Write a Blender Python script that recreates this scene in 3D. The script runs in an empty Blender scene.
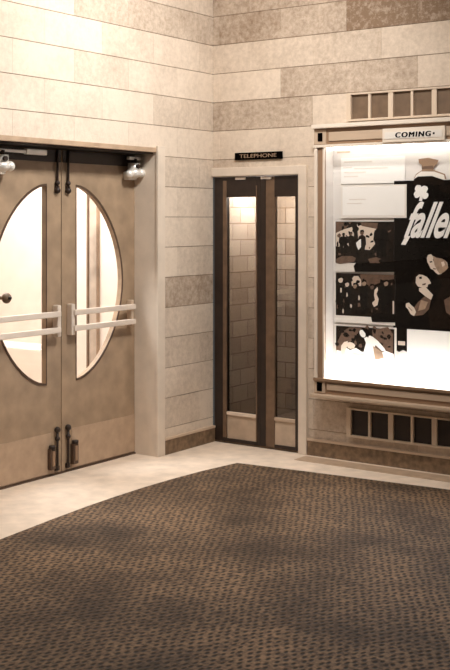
import bpy, bmesh, math, random
from mathutils import Vector, Matrix
random.seed(7)
sc = bpy.context.scene
COL = sc.collection

# ------------------------------------------------------------------ camera
F_PX, HOR, CAM = 1114.03, 219.0, Vector((4.9807, -6.9265, 1.7))
WX, WY = 0.57503, 0.81813                      # view direction in room axes: (-WX, WY)
cd = bpy.data.cameras.new('camera')
cam = bpy.data.objects.new('camera', cd); COL.objects.link(cam)
cam.location = CAM
cam.rotation_euler = (math.pi / 2, 0, math.atan2(WX, WY))
cd.sensor_fit = 'HORIZONTAL'; cd.sensor_width = 36; cd.lens = F_PX / 450 * 36
cd.shift_y = -(335 - HOR) / 450
cd.clip_start = 0.05; cd.clip_end = 100
sc.camera = cam

# ------------------------------------------------------------------ world, lights, exposure
w = bpy.data.worlds.new('world'); sc.world = w; w.use_nodes = True
w.node_tree.nodes['Background'].inputs[0].default_value = (1, .97, .94, 1)
w.node_tree.nodes['Background'].inputs[1].default_value = 0.06

def area(name, loc, target, size, power, col=(1, .985, .955), sy=None, spread=180):
    l = bpy.data.lights.new(name, 'AREA'); l.energy = power; l.color = col
    l.shape = 'RECTANGLE'; l.size = size; l.size_y = sy or size; l.spread = math.radians(spread)
    o = bpy.data.objects.new(name, l); COL.objects.link(o); o.location = loc
    o.rotation_euler = (Vector(target) - Vector(loc)).to_track_quat('-Z', 'Y').to_euler()
    return o
area('lobby_light', (1.75, -1.55, 3.64), (0.0, -1.6, 1.9), 0.3, 72)
area('lobby_light', (1.35, -2.7, 3.62), (1.1, -2.2, 0.0), 0.5, 11, spread=100)
area('vestibule_fill', (-0.95, -1.5, 2.9), (-0.8, -0.7, 1.0), 0.9, 100, col=(1, 1, 1))  # added unseen fill, overexposes the vestibule behind the door glass
vs = sc.view_settings
vs.view_transform = 'Standard'; vs.look = 'None'; vs.gamma = 1; vs.exposure = 0.0
vs.use_curve_mapping = False

# ------------------------------------------------------------------ picture position -> point on a plane of the room
def _ray(px, py):
    dx, dy, dz = (px - 225) / F_PX, 1.0, -(py - HOR) / F_PX
    return Vector((dx * WY - dy * WX, dx * WX + dy * WY, dz))
def on_x(px, py, x0=0.0):
    d = _ray(px, py); t = (x0 - CAM.x) / d.x; p = CAM + d * t; return p.y, p.z
def on_y(px, py, y0=0.0):
    d = _ray(px, py); t = (y0 - CAM.y) / d.y; p = CAM + d * t; return p.x, p.z

# ------------------------------------------------------------------ materials
def s2l(c):
    return tuple(((v / 255) / 12.92 if v / 255 <= .04045 else ((v / 255 + .055) / 1.055) ** 2.4) for v in c)
def mat(name, rgb, rough=.6, metal=0, mottle=0, scale=20, emit=0, bump=0, spec=.5):
    m = bpy.data.materials.new(name); m.use_nodes = True
    nt = m.node_tree; b = nt.nodes['Principled BSDF']
    c = s2l(rgb)
    b.inputs['Base Color'].default_value = (*c, 1)
    b.inputs['Roughness'].default_value = rough; b.inputs['Metallic'].default_value = metal
    b.inputs['Specular IOR Level'].default_value = spec
    if mottle or bump:
        tc = nt.nodes.new('ShaderNodeTexCoord'); nz = nt.nodes.new('ShaderNodeTexNoise')
        nz.inputs['Scale'].default_value = scale; nz.inputs['Detail'].default_value = 6
        nt.links.new(tc.outputs['Object'], nz.inputs['Vector'])
        if mottle:
            r = nt.nodes.new('ShaderNodeValToRGB')
            r.color_ramp.elements[0].position = .3; r.color_ramp.elements[1].position = .7
            r.color_ramp.elements[0].color = (*[v * (1 - mottle) for v in c], 1)
            r.color_ramp.elements[1].color = (*[min(1, v * (1 + mottle)) for v in c], 1)
            nt.links.new(nz.outputs['Fac'], r.inputs[0]); nt.links.new(r.outputs[0], b.inputs['Base Color'])
        if bump:
            bp = nt.nodes.new('ShaderNodeBump'); bp.inputs['Strength'].default_value = bump
            bp.inputs['Distance'].default_value = .01
            nt.links.new(nz.outputs['Fac'], bp.inputs['Height']); nt.links.new(bp.outputs[0], b.inputs['Normal'])
    if emit:
        b.inputs['Emission Color'].default_value = (1, .99, .97, 1); b.inputs['Emission Strength'].default_value = emit
    return m

def block_material():
    m = bpy.data.materials.new('stone_block'); m.use_nodes = True
    nt = m.node_tree; b = nt.nodes['Principled BSDF']; L = nt.links.new; N = nt.nodes.new
    b.inputs['Roughness'].default_value = .75; b.inputs['Specular IOR Level'].default_value = .3
    at = N('ShaderNodeAttribute'); at.attribute_name = 'tone'
    tc = N('ShaderNodeTexCoord')
    n1 = N('ShaderNodeTexNoise'); n1.inputs['Scale'].default_value = 24; n1.inputs['Detail'].default_value = 8; n1.inputs['Roughness'].default_value = .75
    n2 = N('ShaderNodeTexNoise'); n2.inputs['Scale'].default_value = 4; n2.inputs['Detail'].default_value = 5
    L(tc.outputs['Object'], n1.inputs['Vector']); L(tc.outputs['Object'], n2.inputs['Vector'])
    base = N('ShaderNodeValToRGB'); e = base.color_ramp.elements
    e[0].position = 0; e[0].color = (*s2l((226, 209, 190)), 1)
    e[1].position = 1; e[1].color = (*s2l((134, 110, 88)), 1)
    # tone + large soft variation
    a1 = N('ShaderNodeMath'); a1.operation = 'MULTIPLY_ADD'; a1.inputs[1].default_value = .5; a1.inputs[2].default_value = -.25
    L(n2.outputs['Fac'], a1.inputs[0])
    a2 = N('ShaderNodeMath'); a2.operation = 'ADD'; L(at.outputs['Fac'], a2.inputs[0]); L(a1.outputs[0], a2.inputs[1])
    # speckle grows with tone
    s1 = N('ShaderNodeMapRange'); s1.inputs[1].default_value = .38; s1.inputs[2].default_value = .64
    s1.inputs[3].default_value = -.22; s1.inputs[4].default_value = .27
    L(n1.outputs['Fac'], s1.inputs[0])
    k = N('ShaderNodeMath'); k.operation = 'MULTIPLY_ADD'; k.inputs[1].default_value = 1.0; k.inputs[2].default_value = .35
    L(at.outputs['Fac'], k.inputs[0])
    s2 = N('ShaderNodeMath'); s2.operation = 'MULTIPLY'; L(s1.outputs[0], s2.inputs[0]); L(k.outputs[0], s2.inputs[1])
    a3 = N('ShaderNodeMath'); a3.operation = 'ADD'; L(a2.outputs[0], a3.inputs[0]); L(s2.outputs[0], a3.inputs[1])
    L(a3.outputs[0], base.inputs[0]); L(base.outputs[0], b.inputs['Base Color'])
    bp = N('ShaderNodeBump'); bp.inputs['Strength'].default_value = .25; bp.inputs['Distance'].default_value = .01
    L(n1.outputs['Fac'], bp.inputs['Height']); L(bp.outputs[0], b.inputs['Normal'])
    return m

def carpet_material():
    m = bpy.data.materials.new('dotted_matting'); m.use_nodes = True
    nt = m.node_tree; b = nt.nodes['Principled BSDF']; L = nt.links.new; N = nt.nodes.new
    b.inputs['Roughness'].default_value = .7; b.inputs['Specular IOR Level'].default_value = .35
    tc = N('ShaderNodeTexCoord'); mp = N('ShaderNodeMapping'); mp.inputs['Rotation'].default_value = (0, 0, math.radians(-42))
    mp.inputs['Scale'].default_value = (1.0, .62, 1)
    nd = N('ShaderNodeTexNoise'); nd.inputs['Scale'].default_value = 3; L(tc.outputs['Object'], nd.inputs['Vector'])
    ds = N('ShaderNodeVectorMath'); ds.operation = 'MULTIPLY_ADD'; ds.inputs[1].default_value = (.05, .05, 0)
    L(nd.outputs['Color'], ds.inputs[0]); L(tc.outputs['Object'], ds.inputs[2]); L(ds.outputs[0], mp.inputs['Vector'])
    vo = N('ShaderNodeTexVoronoi'); vo.inputs['Scale'].default_value = 34; vo.inputs['Randomness'].default_value = .3
    vo.voronoi_dimensions = '2D'
    L(mp.outputs[0], vo.inputs['Vector'])
    r = N('ShaderNodeMapRange'); r.inputs[1].default_value = .16; r.inputs[2].default_value = .40
    L(vo.outputs['Distance'], r.inputs[0])
    nz = N('ShaderNodeTexNoise'); nz.inputs['Scale'].default_value = 1.7; nz.inputs['Detail'].default_value = 5
    L(tc.outputs['Object'], nz.inputs['Vector'])
    g = N('ShaderNodeValToRGB'); e = g.color_ramp.elements
    e[0].position = .36; e[0].color = (*s2l((78, 61, 45)), 1); e[1].position = .62; e[1].color = (*s2l((132, 106, 81)), 1)
    L(nz.outputs['Fac'], g.inputs[0])
    nf = N('ShaderNodeTexNoise'); nf.inputs['Scale'].default_value = 55; nf.inputs['Detail'].default_value = 2
    L(tc.outputs['Object'], nf.inputs['Vector'])
    f2 = N('ShaderNodeMapRange'); f2.inputs[1].default_value = .35; f2.inputs[2].default_value = .65; f2.inputs[3].default_value = .5; f2.inputs[4].default_value = 1.35
    L(nf.outputs['Fac'], f2.inputs[0])
    mm = N('ShaderNodeMix'); mm.data_type = 'RGBA'; mm.blend_type = 'MULTIPLY'; mm.inputs[0].default_value = 1
    L(g.outputs[0], mm.inputs[6]); L(f2.outputs[0], mm.inputs[7])
    mx = N('ShaderNodeMix'); mx.data_type = 'RGBA'; mx.inputs[6].default_value = (*s2l((40, 29, 21)), 1)
    L(r.outputs[0], mx.inputs[0]); L(mm.outputs[2], mx.inputs[7])
    L(mx.outputs[2], b.inputs['Base Color'])
    bp = N('ShaderNodeBump'); bp.inputs['Strength'].default_value = .5; bp.inputs['Distance'].default_value = .01
    L(r.outputs[0], bp.inputs['Height']); L(bp.outputs[0], b.inputs['Normal'])
    return m

def glass_material(name, tint=(1, 1, 1), refl=.10):
    m = bpy.data.materials.new(name); m.use_nodes = True
    nt = m.node_tree; nt.nodes.clear(); N = nt.nodes.new; L = nt.links.new
    o = N('ShaderNodeOutputMaterial'); t = N('ShaderNodeBsdfTransparent'); t.inputs[0].default_value = (*tint, 1)
    g = N('ShaderNodeBsdfGlossy'); g.inputs['Roughness'].default_value = .02
    mx = N('ShaderNodeMixShader'); mx.inputs[0].default_value = refl
    L(t.outputs[0], mx.inputs[1]); L(g.outputs[0], mx.inputs[2]); L(mx.outputs[0], o.inputs[0])
    return m

def booth_tile_material():
    m = mat('booth_tile', (205, 188, 170), .55)
    nt = m.node_tree; b = nt.nodes['Principled BSDF']; L = nt.links.new; N = nt.nodes.new
    tc = N('ShaderNodeTexCoord'); sx = N('ShaderNodeSeparateXYZ'); L(tc.outputs['Object'], sx.inputs[0])
    ad = N('ShaderNodeMath'); ad.operation = 'ADD'; L(sx.outputs[0], ad.inputs[0]); L(sx.outputs[1], ad.inputs[1])
    cb = N('ShaderNodeCombineXYZ'); L(ad.outputs[0], cb.inputs[0]); L(sx.outputs[2], cb.inputs[1])
    br = N('ShaderNodeTexBrick'); br.inputs['Scale'].default_value = 1
    br.inputs['Brick Width'].default_value = .21; br.inputs['Row Height'].default_value = .128
    br.inputs['Mortar Size'].default_value = .004; br.inputs['Mortar Smooth'].default_value = .2
    br.inputs['Color1'].default_value = (*s2l((218, 208, 197)), 1); br.inputs['Color2'].default_value = (*s2l((186, 172, 157)), 1)
    br.inputs['Mortar'].default_value = (*s2l((132, 110, 90)), 1)
    L(cb.outputs[0], br.inputs['Vector']); L(br.outputs['Color'], b.inputs['Base Color'])
    return m

M_BLOCK = block_material()
M_JOINT = mat('mortar', (140, 116, 94), .9)
M_PLASTER = mat('cream_plaster', (232, 216, 200), .7, mottle=.06, scale=6)
M_TRIM = mat('painted_trim', (222, 206, 188), .55, mottle=.07, scale=8)
M_CEIL = mat('ceiling_plaster', (225, 210, 195), .9)
M_BASE = mat('baseboard_brown', (126, 102, 78), .6, mottle=.4, scale=26)
M_CAP = mat('baseboard_cap', (206, 182, 158), .5)
M_FLOOR = mat('pale_terrazzo', (226, 207, 187), .55, mottle=.12, scale=9)
M_BAND = mat('tan_terrazzo_band', (184, 158, 132), .6, mottle=.15, scale=12)
M_CARPET = carpet_material()
M_DOOR = mat('tan_door_panel', (164, 139, 113), .5, mottle=.2, scale=7)
M_KICK = mat('kick_plate_tan', (182, 155, 129), .45, mottle=.12, scale=14)
M_PUSH = mat('pale_metal_bar', (226, 211, 196), .4, metal=.15)
M_DARK = mat('dark_bronze_and_shade', (48, 34, 26), .45, metal=.2)
M_EDGE = mat('dark_edge', (84, 62, 46), .6)
M_CHROME = mat('chrome', (235, 228, 220), .18, metal=.9)
M_CLOSE = mat('closer_metal', (240, 234, 226), .35, metal=.35)
M_WOOD = mat('dark_booth_wood', (44, 31, 24), .45, mottle=.25, scale=16)
M_WOODL = mat('brown_booth_stile', (112, 88, 68), .45, mottle=.2, scale=16)  # lighter brown than the other booth wood
M_RAIL = mat('pale_booth_rail', (226, 208, 190), .35)
M_BKICK = mat('booth_kick_plate', (190, 168, 146), .4, mottle=.15, scale=10)
M_TILE = booth_tile_material()
M_CASE = mat('case_frame_cream', (232, 218, 202), .45)
M_CASEG = mat('case_groove_brown', (150, 120, 94), .55)
M_CASEL = mat('case_panel_tan', (196, 172, 148), .5)
M_BACK = mat('display_backing', (226, 219, 212), .8)
M_PAPER = mat('white_paper_and_glare', (246, 242, 236), .8)
M_PAPER2 = mat('offwhite_paper', (232, 224, 214), .8)
M_INK = mat('black_ink', (9, 6, 5), .9, spec=0)
M_SEPIA = mat('sepia_midtone', (98, 72, 54), .7, mottle=.3, scale=30)
M_SEPD = mat('sepia_dark', (26, 18, 13), .7, mottle=.35, scale=40, spec=0)
M_SEPM = mat('sepia_halftone', (164, 136, 112), .7, mottle=.2, scale=30)
M_SEPL = mat('sepia_light', (222, 204, 186), .7)
M_FAINT = mat('faint_print', (228, 219, 209), .8)
M_GRILL = mat('grille_frame', (214, 194, 172), .55)
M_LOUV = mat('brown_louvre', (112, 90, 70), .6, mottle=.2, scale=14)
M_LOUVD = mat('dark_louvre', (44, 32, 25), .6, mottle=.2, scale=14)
M_VEST = mat('vestibule_post', (176, 158, 140), .7, mottle=.35, scale=5)
M_GLASS = glass_material('clear_glass', refl=.02)
M_BGLASS = glass_material('booth_glass', (.47, .45, .425), refl=.04)
M_TUBE = mat('lit_tube', (255, 250, 240), .5, emit=20)
M_LAMP = mat('lit_lamp', (255, 250, 240), .5, emit=10)
M_TUBE2 = mat('lit_head_tube', (255, 250, 240), .5, emit=10)

# ------------------------------------------------------------------ builders
class B:
    def __init__(s): s.bm = bmesh.new(); s.mats = []
    def mi(s, m):
        if m not in s.mats: s.mats.append(m)
        return s.mats.index(m)
    def box(s, x0, x1, y0, y1, z0, z1, m, bevel=0):
        r = bmesh.ops.create_cube(s.bm, size=1)
        vs_ = r['verts']
        for v in vs_:
            v.co = Vector(((x0 + x1) / 2 + v.co.x * (x1 - x0), (y0 + y1) / 2 + v.co.y * (y1 - y0), (z0 + z1) / 2 + v.co.z * (z1 - z0)))
        fs = {f for v in vs_ for f in v.link_faces}
        i = s.mi(m)
        for f in fs: f.material_index = i
        if bevel:
            es = list({e for f in fs for e in f.edges})
            bv = bmesh.ops.bevel(s.bm, geom=es, offset=bevel, segments=2, affect='EDGES', profile=.6)
            for f in bv['faces']: f.material_index = i
        return s
    def cyl(s, p0, p1, r, m, seg=16, r2=None):
        p0, p1 = Vector(p0), Vector(p1); d = p1 - p0
        q = d.to_track_quat('Z', 'Y').to_matrix().to_4x4()
        mt = Matrix.Translation((p0 + p1) / 2) @ q
        rr = bmesh.ops.create_cone(s.bm, cap_ends=True, segments=seg, radius1=r, radius2=r if r2 is None else r2, depth=d.length, matrix=mt)
        i = s.mi(m)
        for f in {f for v in rr['verts'] for f in v.link_faces}: f.material_index = i; f.smooth = len(f.verts) == 4
        return s
    def ball(s, c, r, m, sc_=(1, 1, 1)):
        mt = Matrix.Translation(c) @ Matrix.Diagonal((*sc_, 1))
        rr = bmesh.ops.create_uvsphere(s.bm, u_segments=18, v_segments=12, radius=r, matrix=mt)
        i = s.mi(m)
        for f in {f for v in rr['verts'] for f in v.link_faces}: f.material_index = i; f.smooth = True
        return s
    def poly(s, pts, y, m, t=.0006):
        """flat printed shape facing -y: pts = (x, z) list, front at y"""
        i = s.mi(m); a = 0
        for k in range(len(pts)):
            x0, z0 = pts[k]; x1, z1 = pts[(k + 1) % len(pts)]; a += x0 * z1 - x1 * z0
        if a < 0: pts = pts[::-1]
        vf = [s.bm.verts.new((x, y, z)) for x, z in pts]
        vb = [s.bm.verts.new((x, y + t, z)) for x, z in pts]
        f = s.bm.faces.new(vf); f.material_index = i
        n = len(pts)
        for k in range(n):
            g = s.bm.faces.new((vf[k], vb[k], vb[(k + 1) % n], vf[(k + 1) % n])); g.material_index = i
        return s
    def build(s, name, parent=None, label=None, cat=None, group=None, kind=None, origin=None):
        bmesh.ops.recalc_face_normals(s.bm, faces=s.bm.faces) if not getattr(s, 'norecalc', 0) else None
        me = bpy.data.meshes.new(name)
        xs = [v.co for v in s.bm.verts]
        if parent is not None: org = WORLD[parent.name]
        elif origin is not None: org = Vector(origin)
        else:
            lo = Vector([min(c[i] for c in xs) for i in range(3)]); hi = Vector([max(c[i] for c in xs) for i in range(3)])
            org = Vector(((lo.x + hi.x) / 2, (lo.y + hi.y) / 2, lo.z))
        bmesh.ops.translate(s.bm, verts=s.bm.verts, vec=-org)
        s.bm.to_mesh(me); s.bm.free()
        for m in s.mats: me.materials.append(m)
        o = bpy.data.objects.new(name, me); COL.objects.link(o)
        if parent is not None: o.parent = parent
        else: o.location = org
        WORLD[o.name] = org
        return props(o, label, cat, group, kind)
WORLD = {}
def props(o, label=None, cat=None, group=None, kind=None):
    for k, v in (('label', label), ('category', cat), ('group', group), ('kind', kind)):
        if v: o[k] = v
    return o
def empty(name, loc, label=None, cat=None, group=None, kind=None):
    o = bpy.data.objects.new(name, None); COL.objects.link(o); o.location = loc
    o.empty_display_size = .1; WORLD[o.name] = Vector(loc)
    return props(o, label, cat, group, kind)

def outline_solid(outlines, t):
    """flat 2D outlines (first outer, rest holes) filled and extruded; returns (verts, faces), z in -t..t"""
    cu = bpy.data.curves.new('tmp', 'CURVE'); cu.dimensions = '2D'; cu.fill_mode = 'BOTH'; cu.extrude = t
    for pts in outlines:
        sp = cu.splines.new('POLY'); sp.points.add(len(pts) - 1); sp.use_cyclic_u = True
        for p, q in zip(sp.points, pts): p.co = (q[0], q[1], 0, 1)
    return curve_mesh(cu)
def curve_mesh(cu):
    o = bpy.data.objects.new('tmp', cu); COL.objects.link(o)
    dg = bpy.context.evaluated_depsgraph_get(); dg.update()
    me = bpy.data.meshes.new_from_object(o.evaluated_get(dg))
    vs_ = [v.co.copy() for v in me.vertices]; fs = [tuple(p.vertices) for p in me.polygons]
    bpy.data.objects.remove(o); bpy.data.curves.remove(cu); bpy.data.meshes.remove(me)
    return vs_, fs
def add_raw(b, vs_, fs, m):
    i = b.mi(m); nv = [b.bm.verts.new(v) for v in vs_]
    for f in fs:
        try: g = b.bm.faces.new([nv[k] for k in f]); g.material_index = i
        except ValueError: pass
def lettering(body, x0, x1, z0, z1, y, m, b=None, shear=0, fat=0, depth=.0015, spacing=1.0):
    """text facing -y, fitted into the box x0..x1, z0..z1"""
    cu = bpy.data.curves.new('tmp', 'FONT'); cu.body = body; cu.size = 1; cu.extrude = .01
    cu.shear = shear; cu.offset = fat; cu.space_character = spacing
    vs_, fs = curve_mesh(cu)
    ax, bx_ = min(v.x for v in vs_), max(v.x for v in vs_); az, bz = min(v.y for v in vs_), max(v.y for v in vs_)
    out = [Vector((x0 + (v.x - ax) / (bx_ - ax) * (x1 - x0), y - v.z / .01 * depth / 2, z0 + (v.y - az) / (bz - az) * (z1 - z0))) for v in vs_]
    b = b or B(); add_raw(b, out, fs, m); return b

# ------------------------------------------------------------------ structure: floor, ceiling, block walls
FL = B(); FL.box(-.195, 6.5, -8.5, 0, -.12, 0, M_FLOOR); FL.build('floor', kind='structure', origin=(0, 0, 0))
CE = B(); CE.box(-.2, 6.5, -8.5, .2, 3.75, 3.85, M_CEIL); CE.build('ceiling', kind='structure', origin=(0, 0, 3.75))

COURSE, Z0 = .2185, -.033
def subtract(rs, h):
    out = []
    for (a, b_, c, d) in rs:
        e, f, g, i = h
        if e >= b_ or f <= a or g >= d or i <= c: out.append((a, b_, c, d)); continue
        if c < g: out.append((a, b_, c, g))
        if i < d: out.append((a, b_, i, d))
        lo, hi = max(c, g), min(d, i)
        if a < e: out.append((a, e, lo, hi))
        if f < b_: out.append((f, b_, lo, hi))
    return out
def block_wall(name, axis, u0, u1, ztop, holes, tones, thick, phase, depth_of_body=.2):
    """front of the blocks at 0 on the wall's normal axis; u runs along the wall"""
    b = B(); tone = {}
    lay = b.bm.faces.layers.float.new('tone_f')
    def P(u, n, z): return (n, u, z) if axis == 'y' else (u, -n, z)      # n>0 points into the room
    def slab(a, c, z0, z1, n0, n1, m, tv):
        q = [P(a, n1, z0), P(c, n1, z0), P(c, n1, z1), P(a, n1, z1), P(a, n0, z0), P(c, n0, z0), P(c, n0, z1), P(a, n0, z1)]
        v = [b.bm.verts.new(p) for p in q]
        for idx in ((0, 1, 2, 3), (4, 7, 6, 5), (0, 4, 5, 1), (1, 5, 6, 2), (2, 6, 7, 3), (3, 7, 4, 0)):
            f = b.bm.faces.new([v[k] for k in idx]); f.material_index = b.mi(m); f[lay] = tv
    body = [(u0, u1, 0, ztop)]
    for h in holes: body = subtract(body, h)
    for (a, c, z0, z1) in body: slab(a, c, z0, z1, -thick, -.006, M_JOINT, 0)
    k = 0; z = Z0
    while z < ztop:
        off = (.275 if k % 2 else 0) + phase
        u = u0 - 1.1 + off - ((u0) % .55)
        while u < u1:
            a, c = max(u, u0), min(u + .55, u1)
            if c - a > .004 and min(z + COURSE, ztop) - max(z, 0) > .01:
                tv = tones((a + c) / 2, z + COURSE / 2)
                rs = [(a + .0004, c - .0004, max(z, 0) + .0022, min(z + COURSE, ztop) - .0022)]
                for h in holes: rs = subtract(rs, h)
                for r in rs:
                    if r[1] - r[0] > .003 and r[3] - r[2] > .003: slab(*r, -.0065, 0, M_BLOCK, tv)
            u += .55
        z += COURSE; k += 1
    bmesh.ops.recalc_face_normals(b.bm, faces=b.bm.faces)
    vals = [f[lay] for f in b.bm.faces]
    b.bm.faces.layers.float.remove(lay)
    o = b.build(name, kind='structure', origin=(0, 0, 0))
    at = o.data.attributes.new('tone', 'FLOAT', 'FACE')
    at.data.foreach_set('value', vals)
    return o
def tones_left(u, z):
    px_course = int((z - Z0) / COURSE)
    t = random.uniform(.02, .26)
    if px_course == 5: t = .55                     # mottled brown course beside the door surround
    if px_course in (2, 3): t += .12
    if px_course == 14 and u > -1.3: t = .42
    if px_course == 15: t = .3
    return t
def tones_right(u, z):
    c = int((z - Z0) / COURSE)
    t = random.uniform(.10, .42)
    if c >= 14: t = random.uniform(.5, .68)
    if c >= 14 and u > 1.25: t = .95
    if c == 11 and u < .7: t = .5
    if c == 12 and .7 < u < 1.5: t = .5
    if c == 12 and u < .6: t = .12
    if c == 10 and u < 1.3: t = .12
    if c == 11 and u > .7 and u < 1.2: t = .15
    return t
DOORHOLE = (-2.32, -.665, 0, 2.207)
block_wall('wall_left', 'y', -6.0, 0, 3.75, [DOORHOLE], tones_left, .26, .10)
BOOTHHOLE = (.0, .775, 0, 2.02)
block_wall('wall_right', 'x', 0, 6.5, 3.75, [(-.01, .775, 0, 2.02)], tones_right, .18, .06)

# baseboards
def baseboard(name, boxes):
    b = B()
    for (x0, x1, y0, y1, ax) in boxes:
        b.box(x0, x1, y0, y1, 0, .105, M_BASE)
        if ax == 'y': b.box(x0, x1 + .004, y0, y1, .105, .122, M_CAP)
        else: b.box(x0, x1, y0 - .004, y1, .105, .122, M_CAP)
    b.build(name, kind='structure')
baseboard('baseboard_left', [(0, .02, -.618, -.001, 'y')])
baseboard('baseboard_right', [(.848, 6.2, -.02, 0, 'x')])

# door surround (trim) : plain cream band round the opening and its deep reveals
b = B()
b.box(-.0, .022, -.702, -.618, 0, 2.222, M_TRIM, .004)
b.box(-.0, .022, -2.42, -2.31, 0, 2.222, M_TRIM, .004)
b.box(-.04, .006, -2.31, -.703, 2.176, 2.209, M_KICK, .002)
b.box(-.255, .001, -.695, -.664, 0, 2.207, M_TRIM)
b.box(-.255, 0, -2.32, -2.245, 0, 2.207, M_TRIM)
b.box(-.255, -.03, -2.32, -.680, 2.166, 2.206, M_DARK)  # soffit, coloured dark to deepen the shade in the recess
b.box(-.262, -.243, -2.32, -.680, 2.13, 2.23, M_DOOR)
b.box(-.262, -.243, -.712, -.66, 0, 2.23, M_TRIM)
b.box(-.262, -.243, -2.33, -2.20, 0, 2.23, M_TRIM)
b.build('trim_1', kind='structure')

B().box(.86, 6.2, -.215, -.065, 0, .003, M_BAND).build('trim_4', kind='structure')   # darker inlaid terrazzo band
# ------------------------------------------------------------------ entrance doors
def lens(sgn, yc, zc=1.268, hb=.655, a=.48, grow=0, n=28):
    pts = []
    for i in range(n + 1):
        t = -math.cos(math.pi * i / n)
        wdt = a * (1 - abs(t) ** 1.9) ** .6
        pts.append((yc + sgn * (wdt + (grow if wdt > 0 else grow)), zc + t * (hb + grow * 1.4)))
    # pts run bottom->top along the bulge, straight edge closes
    pts[0] = (yc - sgn * grow * .4, pts[0][1]); pts[-1] = (yc - sgn * grow * .4, pts[-1][1])
    return pts
def map_x(vs_, x):      # outline (y,z) with thickness -> room, facing +x
    return [Vector((x + v.z, v.x, v.y)) for v in vs_]
def entrance_leaf(name, s):
    """s=+1 right leaf, -1 left leaf (mirror about the meeting line y=-1.46)"""
    C = -1.46
    Y = lambda d: C + s * d
    root = empty(name, (-.22, Y(.39), 0.0), kind='structure')
    e0, e1 = sorted((Y(.004), Y(.764)))
    outer = [(e0, .012), (e1, .012), (e1, 2.16), (e0, 2.16)]
    hole = lens(s, Y(.144))
    vs_, fs = outline_solid([outer, hole], .02)
    p = B(); add_raw(p, map_x(vs_, -.22), fs, M_DOOR); p.build('door_panel', root)
    # dark bead round the glass
    vs_, fs = outline_solid([lens(s, Y(.144), grow=.007), lens(s, Y(.144), grow=-.003)], .003)
    p = B(); add_raw(p, map_x(vs_, -.1975), fs, M_EDGE); p.build('glazing_bead', root)
    vs_, fs = outline_solid([lens(s, Y(.144))], .003)
    p = B(); add_raw(p, map_x(vs_, -.222), fs, M_GLASS); p.build('glass_pane', root)
    a, c = sorted((Y(.01), Y(.762)))
    B().box(-.2005, -.192, a, c, 2.078, 2.158, M_DARK, .002).build('top_shade', root)  # dark strip painting the shade under the door head
    # kick plate
    a, c = sorted((Y(.10), Y(.762)))
    B().box(-.200, -.196, a, c, .02, .285, M_KICK).build('kick_plate', root)
    # double push bars with brackets
    a, c = sorted((Y(.05), Y(.085)))
    br = B().box(-.20, -.15, a, c, .92, 1.13, M_PUSH, .008); br.build('bar_bracket', root)
    a, c = sorted((Y(.675), Y(.70)))
    B().box(-.20, -.15, a, c, .93, 1.12, M_CASEL, .006).build('bar_bracket', root)
    for zz in (1.072, .966):
        a, c = sorted((Y(.065), Y(.705)))
        B().box(-.155, -.135, a, c, zz - .019, zz + .019, M_PUSH, .006).build('push_bar', root)
    # rods of the panic bolts
    for (z0, z1) in ((.03, .30), (1.89, 2.16)):
        rb = B().cyl((-.185, Y(.052), z0), (-.185, Y(.052), z1), .008, M_DARK)
        rb.ball((-.185, Y(.052), z1 if z0 < 1 else z0), .021, M_DARK).ball((-.185, Y(.052), (z1 - .06) if z0 < 1 else (z0 + .05)), .017, M_DARK)
        rb.box(-.2, -.18, Y(.052) - .015, Y(.052) + .015, z0, z0 + .03, M_DARK)
        rb.build('bolt_rod', root)
    st = B().box(-.2, -.165, min(Y(.085), Y(.135)), max(Y(.085), Y(.135)), .045, .185, M_EDGE, .008)
    st.cyl((-.175, Y(.11), .185), (-.175, Y(.11), .205), .022, M_DARK)
    st.box(-.168, -.16, min(Y(.098), Y(.122)), max(Y(.098), Y(.122)), .07, .17, M_CASEG, .003)
    st.build('foot_bolt', root)
    # overhead closer near the hinge side: upright chrome cylinder, knob, arm
    yc = Y(.685) if s > 0 else Y(.60)
    cl = B().cyl((-.14, yc, 2.03), (-.14, yc, 2.10), .045, M_CLOSE, 24)
    cl.ball((-.14, yc, 2.03), .055, M_CLOSE, (1, 1, .7)).ball((-.13, yc - .062, 2.02), .030, M_CLOSE).ball((-.12, yc + .055, 2.03), .032, M_CLOSE)
    cl.cyl((-.105, yc - .01, 2.075), (-.085, yc - .01, 2.075), .016, M_DARK)
    cl.box(-.2, -.15, yc - .05, yc + .05, 1.98, 2.04, M_CLOSE, .01)
    cl.cyl((-.14, yc, 2.10), (-.14, yc, 2.13), .022, M_DARK)
    co = cl.build('door_closer', root)
    ar = B()
    if s < 0: ar.box(-.145, -.125, yc - .02, yc + .38, 2.118, 2.138, M_CLOSE, .004).box(-.15, -.12, yc + .20, yc + .385, 2.112, 2.15, M_CLOSE, .006)
    else: ar.box(-.155, -.125, yc - .065, yc + .06, 2.122, 2.146, M_CLOSE, .006)
    ar.build('closer_arm', co)
    if s < 0: B().ball((-.14, Y(.555), 1.205), .034, M_LOUV, (.8, 1, 1)).cyl((-.16, Y(.555), 1.205), (-.225, Y(.555), 1.205), .012, M_LOUV).ball((-.11, Y(.555), 1.207), .012, M_DARK).build('lock_knob', root)
    return root
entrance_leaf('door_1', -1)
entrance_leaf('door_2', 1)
# threshold under the doors and rebate above
B().box(-.26, -.19, -2.245, -.68, 0, .01, M_EDGE).build('trim_2', kind='structure')

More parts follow.
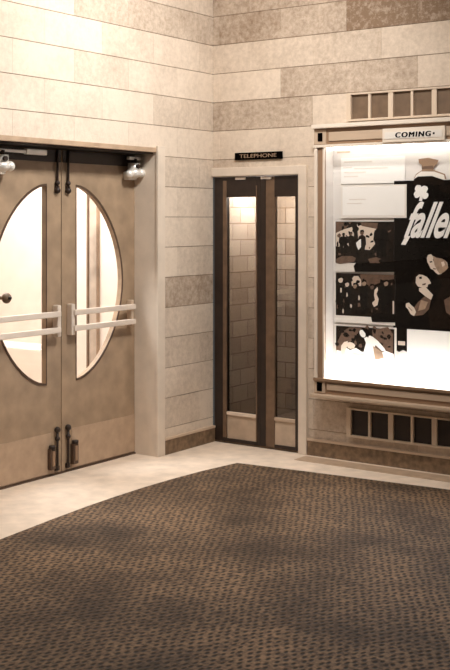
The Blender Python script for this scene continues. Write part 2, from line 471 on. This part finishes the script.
# vestibule beyond the doors
V = B()
V.box(-2.6, -.262, -3.4, -.35, -.10, -.0, M_FLOOR)
V.build('floor_vestibule', kind='structure')
V = B()
V.box(-2.6, -.262, -.43, -.35, 0, 3.1, M_PLASTER)
V.build('wall_vestibule_side', kind='structure')
V = B()
V.box(-2.7, -2.6, -3.4, -.35, 0, 3.1, M_PLASTER)
V.build('wall_vestibule_back', kind='structure')
V = B(); V.box(-2.7, -.262, -3.4, -.35, 3.1, 3.2, M_CEIL)
V.build('ceiling_vestibule', kind='structure')
# narrow framed post and notice board on the vestibule's side wall
xa, xb = on_y(89, 260, -.45)[0], on_y(98, 260, -.45)[0]
V = B(); V.box(xa, xb, -.47, -.43, 0, 3.0, M_VEST); V.box(xa, xa + .02, -.48, -.44, 0, 3.0, M_LOUV)
V.build('trim_3', kind='structure')
# ------------------------------------------------------------------ telephone booth
bo = empty('telephone_booth', (.39, .4, 0), 'narrow telephone booth with dark folding doors set into the block wall by the corner', 'telephone booth')
# pale frame
b = B()
b.box(.777, .846, -.028, .12, 0, 2.088, M_TRIM, .004)
b.box(.002, .777, -.028, .12, 2.024, 2.088, M_TRIM, .004)
b.build('booth_frame', bo)
# shell with tiled inside
b = B()
D = .95
b.box(-.03, .004, .185, D, 0, 2.1, M_TILE); b.box(.775, .81, .185, D, 0, 2.1, M_TILE)
b.box(.004, .775, D - .03, D, 0, 2.1, M_TILE)
b.build('booth_wall', bo)
b = B(); b.box(.004, .775, .05, D - .03, 2.06, 2.1, M_CEIL); b.build('booth_ceiling', bo)
b = B(); b.box(.004, .775, .012, D - .03, -.02, .012, M_BASE); b.build('booth_floor', bo)
b = B(); b.cyl((.24, .44, 2.0), (.24, .44, 2.06), .05, M_LAMP, 24); b.build('booth_lamp', bo)
pl = bpy.data.lights.new('booth_bulb', 'POINT'); pl.energy = 46; pl.color = (1, .98, .96); pl.shadow_soft_size = .05
po = bpy.data.objects.new('booth_bulb', pl); COL.objects.link(po); po.location = (.24, .44, 1.93)
# shelf with telephone on the right side
b = B(); b.box(.56, .773, .5, .80, .93, .96, M_WOOD, .004); b.build('booth_shelf', bo)
# leaves
def booth_leaf(x0, x1, g0, g1, sm0, sm1):
    lf = B()
    y0, y1 = .006, .046
    lf.box(x0, g0, y0, y1, .012, 2.018, sm0, .004)
    lf.box(g1, x1, y0, y1, .012, 2.018, sm1, .004)
    lf.box(g0, g1, y0, y1, 1.865, 2.018, M_WOOD)
    lf.box(g0, g1, y0, y1, .012, .036, M_WOOD)
    o = lf.build('folding_door', bo)
    B().box(g0, g1, y0 + .016, y0 + .022, .228, 1.866, M_BGLASS).build('glass_pane', o)
    k = B().box(g0, g1, y0 + .008, y0 + .026, .034, .225, M_BKICK); k.build('kick_plate', o)
    r = B().box(g0, g1, y0 - .004, y0 + .02, .214, .238, M_RAIL if sm0 is M_WOOD else M_BKICK, .003); r.build('rail', o)
    return o
l1 = booth_leaf(.008, .432, .124, .393, M_WOOD, M_WOOD)
B().box(.092, .124, .000, .012, .04, 1.99, M_WOODL, .003).build('door_edge', l1)
B().box(.393, .402, .000, .012, .04, 1.95, M_WOODL, .002).build('door_edge', l1)
l2 = booth_leaf(.436, .770, .554, .732, M_WOODL, M_WOOD)
B().box(.436, .478, .000, .012, .014, 2.0, M_WOOD, .003).build('door_edge', l2)
for q in (.21, .44): B().box(q, q + .09, -.006, .006, 1.996, 2.012, M_PUSH).build('door_track', bo)
# sign
sg = empty('telephone_sign', (.423, -.01, 2.14), 'small black sign lettered TELEPHONE on the block wall above the booth', 'sign')
x0, z0 = .214, 2.143; x1, z1 = .632, 2.197
B().box(x0, x1, -.018, -.001, z0, z1, M_INK, .003).build('sign_plate', sg)
lettering('TELEPHONE', x0 + .045, x1 - .045, z0 + .014, z1 - .013, -.0195, M_SEPM, fat=.0, depth=.002).build('lettering', sg)

# ------------------------------------------------------------------ grilles
def grille(name, z0, z1, lou, label, bars_end=2.62):
    g = empty(name, (1.9, -.01, z0), label, 'vent grille', 'vent grilles in the right wall')
    b = B(); b.box(1.181, bars_end, -.012, -.001, z0, z1, lou)
    b.build('louvre_panel', g)
    f = B()
    f.box(1.178, bars_end, -.034, -.002, z1 - .012, z1, M_GRILL)
    f.box(1.178, bars_end, -.034, -.002, z0, z0 + .014, M_GRILL)
    f.box(1.178, 1.212, -.034, -.002, z0 + .014, z1 - .012, M_GRILL)
    f.box(bars_end - .03, bars_end, -.034, -.002, z0 + .014, z1 - .012, M_GRILL)
    f.build('grille_frame', g)
    x = 1.356; i = 0
    while x < bars_end - .08:
        w_ = .010 if i % 2 == 0 else .019
        B().box(x - w_, x + w_, -.030, -.008, z0 + .014, z1 - .012, M_GRILL, .003).build('mullion', g)
        x += .163 if i % 2 == 0 else .160
        i += 1
grille('vent_grille', 2.385, 2.582, M_LOUV, 'brown vent grille with cream bars above the lit poster case')
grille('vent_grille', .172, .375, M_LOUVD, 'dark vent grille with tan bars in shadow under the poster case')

# ------------------------------------------------------------------ poster display case
FY, BY = -.14, -.022                   # front of the frame, face of the backing
CX1 = 2.95
pc = empty('display_case', (1.9, 0, .40), 'large lit glazed poster case with cream grooved frame on the right wall', 'display case')
X0 = on_y(314, 127, FY)[0]; ZT = on_y(314, 127, FY)[1]; ZB = on_y(314, 395, FY)[1]
xg = on_y(324.5, 148, FY)[0]; zg1 = on_y(325, 147, FY)[1]; zg0 = on_y(322, 378, FY)[1]
print('case', X0, ZT, ZB, xg, zg0, zg1)
# box walls
b = B()
b.box(X0 + .01, X0 + .025, FY + .02, -.002, ZB + .01, ZT - .01, M_CASE)
b.box(CX1 - .025, CX1 - .01, FY + .02, -.002, ZB + .01, ZT - .01, M_CASE)
b.box(X0 + .01, CX1 - .01, FY + .02, -.002, ZT - .025, ZT - .01, M_CASE)
b.box(X0 + .01, CX1 - .01, FY + .02, -.002, ZB + .01, ZB + .025, M_CASE)
b.box(X0 + .025, CX1 - .025, -.016, -.003, ZB + .025, ZT - .025, M_BACK)
# inner lining: sill, head, sides
b.box(xg - .012, xg, FY + .02, -.016, zg0, zg1, M_BACK)
b.box(xg - .012, CX1 - .08, FY + .02, -.016, zg0 - .012, zg0, M_BACK)
b.box(xg - .012, CX1 - .08, FY + .02, -.016, zg1, zg1 + .012, M_BACK)
b.box(CX1 - .09, CX1 - .08, FY + .02, -.016, zg0, zg1, M_BACK)
b.build('case_box', pc)
# left and right stiles: cream / brown groove / cream
def stile(a, c):
    s_ = B(); w_ = c - a
    s_.box(a, c, FY + .006, FY + .02, zg0 - .02, zg1 + .02, M_CASEG)
    s_.box(a, a + w_ * .30, FY - .006, FY + .008, zg0 - .01, zg1 + .01, M_CASE, .003)
    s_.box(c - w_ * .18, c, FY - .002, FY + .010, zg0 - .01, zg1 + .01, M_CASE, .002)
    s_.build('stile', pc)
stile(X0 + .004, xg); stile(CX1 - .09, CX1 - .01)
# header band
hd = B()
hd.box(X0, CX1, FY + .004, FY + .02, zg1, ZT, M_CASEG)
hd.box(X0 - .006, CX1 + .006, FY - .03, FY + .03, ZT - .014, ZT + .014, M_CASE, .004)
hd.box(X0 - .002, CX1, FY - .012, FY + .01, zg1 - .004, zg1 + .016, M_CASE, .003)
hd.box(xg + .035, CX1 - .12, FY - .004, FY + .01, zg1 + .040, ZT - .042, M_CASEL, .003)
hd.box(X0 + .004, xg + .012, FY - .002, FY + .01, zg1 + .02, ZT - .022, M_CASEL, .003)
hd.box(X0 + .034, X0 + .070, FY - .007, FY, (zg1 + ZT) / 2 - .032, (zg1 + ZT) / 2 + .028, M_INK)
hd.build('header', pc)
# sill band
sb = B()
sb.box(X0, CX1, FY + .004, FY + .02, ZB, zg0, M_CASEG)
sb.box(X0 - .006, CX1 + .006, FY - .05, FY + .02, ZB - .008, ZB + .014, M_CASEL, .004)
sb.box(X0, CX1, FY - .016, FY + .01, zg0 - .022, zg0, M_CASEG, .004)
sb.box(xg + .02, CX1 - .12, FY - .004, FY + .01, ZB + .045, zg0 - .038, M_CASEL, .003)
sb.box(X0 + .004, xg + .005, FY - .002, FY + .01, ZB + .02, zg0 - .024, M_CASEL, .003)
sb.box(X0 + .026, X0 + .066, FY - .006, FY, (zg0 + ZB) / 2 - .030, (zg0 + ZB) / 2 + .032, M_INK)
sb.build('sill', pc)
B().box(xg, CX1 - .09, FY + .010, FY + .014, zg0, zg1, M_GLASS).build('glass_pane', pc)
# lamps inside: one tube along the sill, one along the head
b = B(); b.cyl((xg + .02, FY + .045, zg0 + .030), (CX1 - .12, FY + .045, zg0 + .030), .026, M_TUBE, 16); b.build('lamp_tube', pc)
b = B(); b.cyl((xg + .02, FY + .04, zg1 - .012), (CX1 - .12, FY + .04, zg1 - .012), .010, M_TUBE2, 12); b.build('lamp_tube', pc)
# COMING plate on the header
cx0, cz0 = on_y(382.5, 141.5, FY - .02); cx1, cz1 = on_y(445, 127.5, FY - .02)
cz0 = min(cz0, cz1); cz1 = on_y(382.5, 128.8, FY - .02)[1]; cz0 = on_y(382.5, 142.6, FY - .02)[1]
sp_ = B().box(cx0, cx1, FY - .022, FY + .002, cz0, cz1, M_CASE, .003)
sp_.box(cx0 + .018, cx1 - .018, FY - .026, FY - .018, cz0 + .022, cz1 - .026, M_PAPER2)
spo = sp_.build('sign_plate', pc)
tx0, tx1 = on_y(395, 135, FY - .03)[0], on_y(430, 135, FY - .03)[0]; tdot = on_y(433.5, 134, FY - .03)[0]
lt = B()
for q in range(3): lettering('COMING', tx0 + .003 * q, tx1 + .003 * q, cz0 + .029, cz1 - .030, FY - .027 - .0003 * q, M_INK, b=lt, shear=.1, spacing=1.25)
zc = (cz0 + cz1) / 2
lt.box(tdot - .006, tdot + .006, FY - .028, FY - .026, zc - .006, zc + .006, M_INK)
lt.build('lettering', spo)

# ------------------------------------------------------------------ papers in the case
def pp(px, py, y): return on_y(px, py, y)
def sheet(b, corners, y, m, t=.0012): b.poly([pp(*c, y) for c in corners], y, m, t)
def quad(l, t, r, bt, y):                        # picture-aligned rectangle -> upright sheet
    x0, z1 = pp(l, t, y); x1 = pp(r, t, y)[0]; z0 = pp(l, bt, y)[1]; return x0, x1, z0, z1
def rect(b, l, t, r, bt, y, m, th=.0012):
    x0, x1, z0, z1 = quad(l, t, r, bt, y); b.poly([(x0, z0), (x1, z0), (x1, z1), (x0, z1)], y, m, th); return x0, x1, z0, z1
def blob(b, cx, cy, rx, ry, y, m, n=14, rot=0, wob=.0, th=.0005):
    pts = []
    for i in range(n):
        a = 2 * math.pi * i / n; k = 1 + random.uniform(-wob, wob)
        dx, dy = rx * math.cos(a) * k, ry * math.sin(a) * k
        pts.append(pp(cx + dx * math.cos(rot) - dy * math.sin(rot), cy + dx * math.sin(rot) + dy * math.cos(rot), y))
    b.poly(pts, y, m, th)
def pix(b, pts, y, m): b.poly([pp(*p, y) for p in pts], y, m, .0005)

y0 = BY
# printed notice sheet at the top
b = B(); rect(b, 341, 158, 405, 184, y0, M_PAPER)
for (l, t, r) in ((344, 161.5, 372), (343, 167, 352), (354, 168, 388), (344, 172, 366), (344, 176, 358)):
    rect(b, l, t, r, t + 1.3, y0 - .0008, M_FAINT)
b.build('notice_sheet', label='faintly printed white notice hanging top left inside the poster case', cat='notice')
b = B(); rect(b, 337, 151.5, 350, 153.3, y0, M_CASEL); b.build('name_strip', label='tiny tan strip pinned above the notice in the poster case', cat='strip')
# movie poster, dark, with title and embracing pair (generic)
yp = BY - .002
b = B()
x0, x1, z0, z1 = rect(b, 394, 181, 452, 329, yp, M_INK)
XR = 2.62
b.poly([(x1 - .01, z0), (XR, z0), (XR, z1), (x1 - .01, z1)], yp, M_INK, .0012)
ya = yp - .0008
pix(b, [(393, 320), (407.5, 320), (407.5, 352), (403, 350), (399, 352), (394, 349)], yp - .0004, M_INK)
pix(b, [(440, 186), (456, 184), (456, 194), (446, 193), (438, 190)], ya, M_SEPD)
# two generic figures facing one another: upper face, lower face, hand and sleeve
pix(b, [(438, 250), (452, 250), (452, 329), (430, 329), (428, 312), (436, 300), (442, 285), (436, 276)], ya - .0001, M_SEPD)
pix(b, [(428, 255), (431, 254), (433.5, 257), (433, 260), (435, 264), (439, 266), (443, 262), (447, 262), (448, 268), (444, 271), (441, 274), (438, 274.5), (435, 272), (433.5, 270), (430.5, 268.5), (429, 265), (427.3, 262), (426.8, 258)], ya - .0006, M_SEPL)
pix(b, [(433, 256), (440, 257), (446, 261), (448, 268), (444, 272), (440, 274), (437, 270), (434.5, 265)], ya - .0012, M_SEPM)
pix(b, [(441, 262), (444, 261.5), (445, 265), (442.5, 267)], ya - .0014, M_SEPL)
pix(b, [(429.5, 261.5), (432, 261), (432.4, 262.2), (430, 262.8)], ya - .0012, M_INK)
pix(b, [(433, 268), (436, 268.6), (435.5, 269.6), (433.2, 269.2)], ya - .0012, M_SEPIA)
pix(b, [(430.5, 252.5), (437, 249), (446, 251), (451, 258), (450.5, 268), (447.5, 262), (442, 258.5), (436, 257.5), (433, 255.5)], ya - .0018, M_INK)
pix(b, [(416, 276), (419, 274.4), (423, 275), (427, 277), (429.5, 280), (431, 283.5), (428, 284.5), (427.5, 287), (423, 288), (418, 286.5), (415.5, 283), (415, 279)], ya - .0006, M_SEPL)
pix(b, [(419, 277), (421.5, 276.4), (422, 278.6), (419.5, 279)], ya - .0012, M_INK)
pix(b, [(422, 284), (426, 283), (425.5, 285), (422.5, 285.4)], ya - .0012, M_SEPIA)
pix(b, [(412, 282), (414, 274), (419, 271), (425, 272), (419, 274.5), (416, 277), (415.6, 283), (418, 287), (414, 290)], ya - .0016, M_SEPD)
pix(b, [(419, 288), (426, 287.4), (433, 295), (431, 300), (425, 296), (419, 291)], ya - .0005, M_SEPL)
pix(b, [(425, 296), (431, 300), (429, 309), (423, 315), (414, 316), (413, 309), (418, 302)], ya - .0004, M_SEPIA)
pix(b, [(421, 300), (428, 302), (425, 309), (418, 311)], ya - .0008, M_SEPM)
pix(b, [(406, 303.5), (409, 302.6), (411, 305), (414, 307.5), (416, 312), (414, 316), (410.5, 314), (408, 309), (405.8, 307)], ya - .0012, M_SEPL)
pix(b, [(408.5, 306.5), (412.5, 310.5), (412, 311.2), (408, 307.2)], ya - .0018, M_SEPM)
pix(b, [(444, 300), (451, 296), (451, 316), (446, 312)], ya - .0004, M_SEPIA)
# pale clover shape
for (cx, cy, r) in ((418.5, 188.5, 3.6), (424.5, 189, 3.2), (417, 194.5, 3.2), (425, 195.5, 3.4), (421, 192, 4.0)):
    blob(b, cx, cy, r, r * 1.1, ya - .0004 - r * .0002, M_PAPER, 12, wob=.1)
pix(b, [(420, 196), (423, 196), (422, 201), (419, 201)], ya, M_PAPER)
blob(b, 412, 229, 0.01, 0.01, ya, M_INK)
o_poster = b.build('film_poster', label='black film poster with slanted white word fallen and two pale faces', cat='poster')
tx0, tz0 = pp(404, 238, ya); tx1 = pp(462, 238, ya)[0]; tz1 = pp(425, 201.5, ya)[1]
tl = lettering('fallen', tx0, tx1, tz0, tz1, ya - .003, M_PAPER, shear=.75, fat=.024, depth=.002, spacing=1.0)
pix(tl, [(405.5, 236), (410.5, 236), (405.5, 245), (401, 244.5)], ya - .003, M_PAPER)
tl.build('lettering', o_poster)
# hat cut-out standing on the poster's top edge
b = B(); yh = BY - .006
pix(b, [(418.5, 159), (428, 157.8), (438.5, 160), (437, 164), (434, 166), (433, 171), (422, 171), (421.5, 165), (419, 163)], yh, M_CASEG)
pix(b, [(414, 178), (416, 174), (422, 170), (434, 170), (445, 174), (446.5, 179)], yh + .0006, M_CASEG)
pix(b, [(421, 171.5), (434, 171.5), (444, 175), (445, 180), (414, 180), (416, 175)], yh, M_PAPER2)
pix(b, [(414, 179), (418, 176.5), (432, 176), (444, 180), (445, 185), (413, 185)], yh - .001, M_SEPD)
pix(b, [(422, 166.5), (433, 165.5), (433, 168.5), (422, 169)], yh - .001, M_SEPIA)
b.build('hat_cutout', label='brown hat-shaped cut-out on the top edge of the film poster', cat='cut-out')
# white card with dark lower shadow edge
b = B(); yc_ = BY - .0065
rect(b, 341, 185.5, 406.5, 218, yc_, M_PAPER2, .003)
rect(b, 342.5, 187, 404.5, 215.5, yc_ - .0008, M_PAPER)
rect(b, 349, 199, 366, 200, yc_ - .0014, M_FAINT); rect(b, 347, 203, 362, 204, yc_ - .0014, M_FAINT)
b.build('blank_card', label='wide white card overlapping the upper left corner of the film poster', cat='card')
# stills
def still(l, t, r, bt, y, draw, label, border=M_PAPER2, inset=(0, 0, 0, 0)):
    b = B(); rect(b, l, t, r, bt, y, border, .0015)
    rect(b, l + inset[0], t + inset[1], r - inset[2], bt - inset[3], y - .0008, M_SEPD)
    draw(b, y - .0016)
    return b.build('film_still', label=label, cat='photograph', group='film stills in the poster case')
def person_shape(b, x, top, h, y, m, head, w_=5, lean=0):
    """small printed figure: head, hair, coat with shoulders, arms and legs"""
    hh = h * .17; cx = x + lean
    blob(b, cx, top + hh * .55, hh * .36, hh * .52, y - .0006, head, 12, wob=.08)
    pix(b, [(cx - hh * .42, top + hh * .5), (cx - hh * .3, top), (cx + hh * .3, top - hh * .05), (cx + hh * .45, top + hh * .45), (cx + hh * .1, top + hh * .25)], y - .001, M_INK)
    s_ = w_ * .5; k = top + hh
    pix(b, [(cx - w_ * .15, k), (cx + w_ * .15, k), (cx + s_ * .9, k + h * .05), (cx + s_, k + h * .12), (x + s_ * 1.08, k + h * .32), (x + s_ * .85, k + h * .36),
            (x + s_ * .7, k + h * .5), (x + s_ * .62, top + h), (x + s_ * .12, top + h), (x, k + h * .45), (x - s_ * .15, top + h), (x - s_ * .62, top + h), (x - s_ * .72, k + h * .5),
            (x - s_ * .9, k + h * .36), (x - s_ * 1.1, k + h * .30), (cx - s_, k + h * .12), (cx - s_ * .9, k + h * .05)], y, m)
def clutter(b, l, t, r, bt, y, n, mats, rmin=.8, rmax=2.6):
    for i in range(n):
        blob(b, random.uniform(l + 1, r - 1), random.uniform(t + 1, bt - 1), random.uniform(rmin, rmax), random.uniform(rmin, rmax), y - .00002 * i, random.choice(mats), 7, rot=random.uniform(0, 3), wob=.35, th=.0002)
def d1(b, y):
    pix(b, [(336, 222), (352, 222), (343, 231), (336, 236)], y, M_SEPIA)
    pix(b, [(336, 233), (340, 231), (345, 229), (352, 227), (354, 234), (353, 244), (346, 248), (336, 246)], y - .0002, M_SEPL)
    pix(b, [(357, 224), (366, 226), (376, 228), (376, 243), (370, 250), (359, 249)], y - .0003, M_SEPL)
    pix(b, [(357, 222), (378, 223), (377, 229), (362, 226)], y - .0005, M_SEPIA)
    clutter(b, 336, 222, 392, 262, y - .0004, 46, [M_SEPD, M_INK, M_SEPIA, M_INK])
    z = y - .0014
    pix(b, [(336, 259), (342, 256), (352, 256), (356, 258), (354, 262), (340, 264), (336, 263)], z, M_SEPIA)
    person_shape(b, 343.5, 233, 20, z, M_INK, M_SEPD, 9)
    person_shape(b, 351, 232, 20, z - .0012, M_SEPD, M_SEPIA, 6)
    person_shape(b, 362, 230, 30, z - .0016, M_SEPD, M_SEPIA, 7.5)
    pix(b, [(356, 243), (359, 240), (361, 239), (361, 247), (358.5, 250), (357, 247)], z - .003, M_PAPER)
    person_shape(b, 381, 222, 38, z - .002, M_INK, M_SEPD, 14)
    pix(b, [(368, 259), (376, 257), (384, 260), (380, 263), (370, 263)], z - .0034, M_SEPIA)
    pix(b, [(357, 261.5), (394.3, 262), (394.3, 272), (355, 271.8), (353.5, 266)], z - .0032, M_INK)
    clutter(b, 378, 245, 393, 262, z - .0036, 8, [M_INK, M_SEPD, M_SEPIA])
def d2(b, y):
    pix(b, [(351, 280), (354, 276), (358, 276), (362, 281), (361, 286), (352, 286)], y - .0002, M_SEPL)
    pix(b, [(360, 274), (394, 275), (394, 279), (384, 281), (374, 285), (362, 288)], y - .0003, M_SEPIA)
    clutter(b, 336, 275, 393, 314, y - .0004, 54, [M_SEPD, M_INK, M_SEPIA, M_INK, M_SEPD])
    z = y - .0016
    for (x, t_, m_, hm, w_) in ((340.5, 276, M_INK, M_SEPL, 8), (347, 281, M_INK, M_SEPL, 7), (355, 283, M_SEPD, M_SEPM, 8), (364, 280, M_INK, M_SEPM, 8), (372, 284, M_SEPD, M_SEPIA, 7)):
        person_shape(b, x, t_, 314 - t_, z, m_, hm, w_)
    for (x, yy) in ((341, 290), (347, 295), (351, 306), (359, 298), (343, 311)): blob(b, x, yy, .9, 2.2, z - .0024, M_SEPL, 8, wob=.3)
    person_shape(b, 386, 280, 34, z - .0012, M_INK, M_SEPM, 13)
    pix(b, [(374.5, 290), (377.5, 287), (378, 290), (376.4, 294), (378.6, 299), (377.5, 305), (374, 307), (372, 303), (375, 300), (374, 295)], z - .002, M_SEPL)
    pix(b, [(373, 313), (395.3, 314), (395.3, 322.5), (372, 322), (371, 317)], z - .0028, M_INK)
    rect(b, 392.6, 301, 394.0, 314, z - .002, M_SEPL)
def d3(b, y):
    pix(b, [(336, 345), (342, 332), (350, 327), (362, 328), (352, 340), (342, 352), (336, 352)], y, M_SEPIA)
    pix(b, [(372, 330), (388, 327), (393, 334), (393, 362), (376, 362)], y, M_SEPIA)
    clutter(b, 336, 326, 393, 352, y - .0004, 34, [M_SEPD, M_INK, M_SEPIA, M_SEPD])
    z = y - .0014
    # glare of the sill tube, painted white across the print's lower part
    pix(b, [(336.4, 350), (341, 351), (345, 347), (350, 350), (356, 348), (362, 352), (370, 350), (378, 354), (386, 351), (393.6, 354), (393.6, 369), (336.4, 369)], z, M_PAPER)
    # crouching pale figure, head bowed
    blob(b, 350.5, 345.5, 4.6, 3.2, z - .0006, M_SEPL, rot=.35, wob=.1)
    pix(b, [(341, 346), (344, 342), (348, 341), (347, 346), (345, 352), (346, 359), (341, 360)], z - .0008, M_SEPL)
    # upright pale figure leaning over
    blob(b, 362.5, 333.6, 2.7, 4.2, z - .0010, M_PAPER, rot=-.5)
    pix(b, [(361, 328.5), (367, 328.5), (370, 333), (368, 338), (365.5, 333.5), (363, 330.5)], z - .0014, M_INK)
    pix(b, [(364, 338), (370, 335.5), (373, 337), (378, 341), (384, 348), (386, 351.5), (382, 351), (375.5, 345), (373.5, 350), (374, 357), (365, 359), (364, 350), (366, 343)], z - .0008, M_PAPER)
    pix(b, [(373, 346), (382, 352), (384, 358), (375, 360)], z - .0012, M_SEPM)
    pix(b, [(352, 352), (360, 354), (366, 353), (362, 357), (354, 356)], z - .0012, M_SEPL)
ys = BY - .006
still(335.5, 221.5, 394, 271.5, ys, d1, 'topmost film still in the case, dark standing figures above the others', inset=(0, 0, 0, 9))
pix_ok = None
still(335.5, 273, 395, 322, ys, d2, 'middle film still in the case, group of suited figures', inset=(.3, 0, 0, 7))
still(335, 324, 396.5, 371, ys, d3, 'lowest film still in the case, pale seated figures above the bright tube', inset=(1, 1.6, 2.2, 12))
b = B(); yb = BY - .006
x0, x1, z0, z1 = quad(407, 329, 452, 386, yb); z0 = zg0 + .004
b.poly([(x0, z0), (x1, z0), (x1, z1), (x0, z1)], yb, M_PAPER, .003)
b.poly([(x1 - .01, z0), (2.5, z0), (2.5, z1), (x1 - .01, z1)], yb, M_PAPER, .003)
b.build('blank_card', label='plain white card below the film poster at the bottom of the case', cat='card')
b = B(); rect(b, 398, 341, 405, 345, BY - .004, M_SEPL); b.build('paper_tag', label='tiny pale tag between the lowest still and the lower white card', cat='tag')

# ------------------------------------------------------------------ matting
pts = [(.66, -8.4), (.64, -3.4), (.627, -2.8), (.575, -2.36), (.545, -2.05), (.528, -1.75), (.522, -1.45), (.53, -1.2), (.552, -.9), (.604, -.554), (1.1, -.505), (1.66, -.459), (2.127, -.421), (6.4, -.40), (6.4, -8.4)]
vs_, fs = outline_solid([pts], .004)
b = B(); add_raw(b, [Vector((v.x, v.y, .004 + v.z)) for v in vs_], fs, M_CARPET)
b.build('floor_mat', label='large dark brown dotted mat covering the lobby floor inside the pale border', cat='mat', origin=(2.5, -3, 0))
